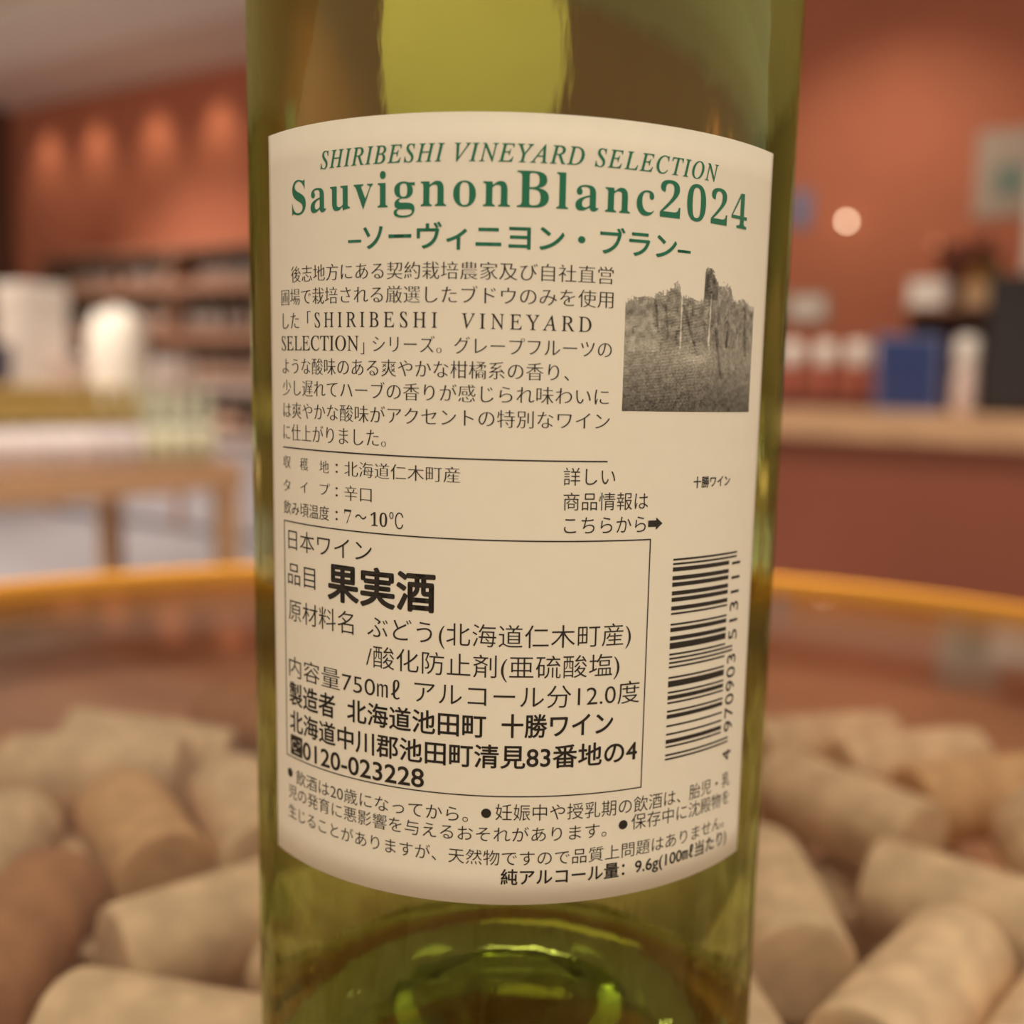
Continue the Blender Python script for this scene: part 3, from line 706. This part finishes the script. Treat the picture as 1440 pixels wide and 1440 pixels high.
obj('banner_foot', box((0, 0, 0.02), (0.42, 0.16, 0.04), 0.008), M_black, bs)
for s, z, mm, lb in ((0.252, 0.856, M_glint, 'small glowing ball added as a bright bulb on the orange wall'), (-0.146, 0.737, M_glint2, 'faint glowing ball added as a dim bulb on the orange wall above the white carton')):  # glowing balls added in place of blurred glints, not real lamps
    o = room_thing('wall_glint', s, 0.0, z, lb, 'highlight')
    bm = lathe([(0, 0), (0.012, 0), (0.012, 0.03), (0.007, 0.035), (0, 0.035)], 20); bmesh.ops.rotate(bm, verts=bm.verts, cent=(0, 0, 0), matrix=Matrix.Rotation(R_(-90), 3, 'X')); obj('glint_stem', bm, M_white, o, True)
    bm = bmesh.new(); bmesh.ops.create_uvsphere(bm, u_segments=20, v_segments=12, radius=0.011)
    for v in bm.verts: v.co.y += 0.044
    obj('glint', bm, mm, o, True)

# ------------------------------------------------------------------ shelving along the back of the room
S0, S1 = 3.2, 6.12
su = room_thing('wine_shelf', (S0+S1)/2, 0.0, FLOOR, 'long dark wooden wall shelf of wine below the orange wall', 'shelf')
hw = (S1-S0)/2; top = 0.90-FLOOR
obj('back_panel', box((0, 0.012, top/2), (2*hw-0.06, 0.02, top)), M_wood_d, su)
for sx in (-hw+0.015, -0.02, hw-0.015): obj('upright', box((sx, 0.19, top/2), (0.03, 0.336, top)), M_wood_d, su)
levels = [-0.30, 0.02, 0.34, 0.66]
for z in levels + [0.90]: obj('shelf_board', box((0, 0.185, z-FLOOR-0.0125), (2*hw-0.062, 0.33, 0.025)), M_wood_d, su)
obj('base_cabinet', box((0, 0.17, (-0.34-FLOOR)/2+0.02), (2*hw-0.062, 0.30, -0.34-FLOOR-0.04)), M_base, su)
for z in levels: obj('price_rail', box((0, 0.354, z-FLOOR-0.012), (2*hw, 0.008, 0.075)), M_rail if z < 0.2 else M_wood_d, su)
def small_bottle(label, cat, group, glass, cap, labmat, h=0.30, r=0.0375, lab0=0.04, lab1=0.13, wide=False):
    bm = bmesh.new(); k = h/0.30
    add_lathe(bm, [(0, 0), (r*0.93, 0), (r, 0.006), (r, lab0*k), (r+0.0006, lab0*k), (r+0.0006, lab1*k), (r, lab1*k), (r, 0.175*k), (r*0.9, 0.20*k), (r*0.6, 0.228*k), (0.0150, 0.242*k), (0.0150, 0.243*k), (0.0155, 0.243*k), (0.0155, 0.298*k), (0.012, 0.30*k), (0, 0.30*k)], 20,
              [0, 0, 0, 2, 2, 2, 0] + ([1]*8 if wide else [0, 0, 0, 0, 1, 1, 1, 1]))
    o = obj('bottle', bm, [glass, cap, labmat], None, True); return tag(o, label, cat, group)
pb = [small_bottle('x', 'bottle', 'wines on the wall shelf', M_glassd, c, l) for c, l in ((M_maroon, M_btan), (M_black, M_rail), (M_glassd, M_maroon), (M_tan, M_btan))]
first = [True]*4
rr = random.Random(8); names = {-0.30: 'third', 0.02: 'second', 0.34: 'upper', }
for z, nm in ((-0.30, 'lowest'), (0.02, 'middle'), (0.34, 'second highest'), (0.66, 'topmost')):
    s = S0+0.10
    while s < S1-0.08:
        if abs(s-(S0+S1)/2+0.02) > 0.06 and rr.random() < 0.9:
            k = rr.choice((0, 0, 1, 2, 3))
            if z == 0.66: k = rr.choice((1, 3))
            if first[k]: o = pb[k]; first[k] = False
            else: o = pb[k].copy(); COL.objects.link(o)
            o.location = RM(s, 0.22+rr.uniform(-0.02, 0.02), z+0.0005); 
            if z == 0.66: o.scale = (0.72, 0.72, 0.72)
            o['label'] = 'dark wine bottle among those in the %s row of the wall shelf' % nm
        s += 0.105 if z != 0.66 else 0.085

# ------------------------------------------------------------------ display table on the left
dt = room_thing('display_table', 2.72, 2.75, FLOOR, 'light wooden display table carrying bottles with pale labels', 'table')
zt = -0.275-FLOOR
obj('tabletop', box((0, 0, zt-0.055), (1.0, 1.82, 0.11), 0.005), M_wood, dt)
for sx in (-0.455, 0.36):
    for sy in (-0.85, 0.86):
        obj('leg', box((sx, sy, (zt-0.11)/2), (0.075, 0.085, zt-0.11)), M_wood, dt)
ZT = -0.2745
pA = small_bottle('x', 'bottle', 'bottles in rows on the display table', M_glassd, M_capg, M_blab, 0.31, 0.033, 0.008, 0.150, True)
pB = small_bottle('x', 'bottle', 'bottles in rows on the display table', M_glassd, M_capp, M_blab2, 0.31, 0.033, 0.008, 0.150, True)
used = {id(pA): False, id(pB): False}
for row, s in enumerate((2.285, 2.385, 2.485)):
    for k in range(16):
        t = 1.975+0.0875*k
        p = pA if t > 2.30+row*0.02 else pB
        if not used[id(p)]: o = p; used[id(p)] = True
        else: o = p.copy(); COL.objects.link(o)
        o.location = RM(s+random.uniform(-0.005, 0.005), t+random.uniform(-0.004, 0.004), ZT); o.rotation_euler = (0, 0, random.uniform(0, 6))
        kind_ = 'white-labelled bottle with olive gold capsule' if p is pA else 'cream-labelled bottle with pale green capsule'
        o['label'] = kind_ + [' in the front row on the display table', ' in the middle row on the display table', ' in the rear row on the display table'][row]
carton('tall_carton', 2.80, 2.40, ZT, 0.19, 0.19, 0.70, M_white, 'tall white carton standing behind the bottle rows', lid=M_white)
bag = room_thing('paper_bag', 2.75, 2.06, ZT, 'bright white paper bag with rounded top behind the bottles', 'bag')
bm = bmesh.new(); n = 12
rings = []
for z, a, b in ((0, 0.150, 0.085), (0.20, 0.155, 0.085), (0.45, 0.150, 0.075), (0.56, 0.142, 0.05), (0.60, 0.132, 0.03), (0.615, 0.125, 0.02)):
    rings.append([bm.verts.new((a*math.copysign(abs(math.cos(q))**0.5, math.cos(q)), b*math.copysign(abs(math.sin(q))**0.5, math.sin(q)), z)) for q in [2*math.pi*k/32 for k in range(32)]])
for a, b in zip(rings[:-1], rings[1:]):
    for k in range(32): bm.faces.new((a[k], a[(k+1) % 32], b[(k+1) % 32], b[k]))
bm.faces.new(rings[0][::-1]); bm.faces.new(rings[-1])
bag_o = obj('bag_body', bm, M_white2, bag, True)
obj('bag_clip', box((0, 0, 0.628), (0.09, 0.03, 0.025), 0.004), M_white, bag)
carton('low_carton', 2.72, 1.80, ZT, 0.14, 0.10, 0.43, M_pink, 'pale pinkish carton beside the white paper bag, bottle side', lid=M_white)
gw = room_thing('carafe', 2.80, 1.915, ZT, 'pale grey glass carafe standing beside the white paper bag', 'carafe')
obj('carafe_body', lathe([(0, 0), (0.05, 0), (0.055, 0.02), (0.052, 0.30), (0.035, 0.40), (0.03, 0.50), (0.036, 0.545), (0, 0.545)], 32), M_bluegrey, gw, True)
obj('stopper', lathe([(0, 0.5452), (0.02, 0.5452), (0.024, 0.575), (0, 0.58)], 24), M_white, gw, True)
carton('squat_carton', 2.62, 2.36, ZT, 0.12, 0.10, 0.42, M_pink, 'pink-white carton in front of the tall white carton', lid=M_pink)
carton('dark_carton', 2.72, 2.62, ZT, 0.10, 0.10, 0.46, M_navy, 'dark navy carton beside the tall white carton', lid=M_navy)
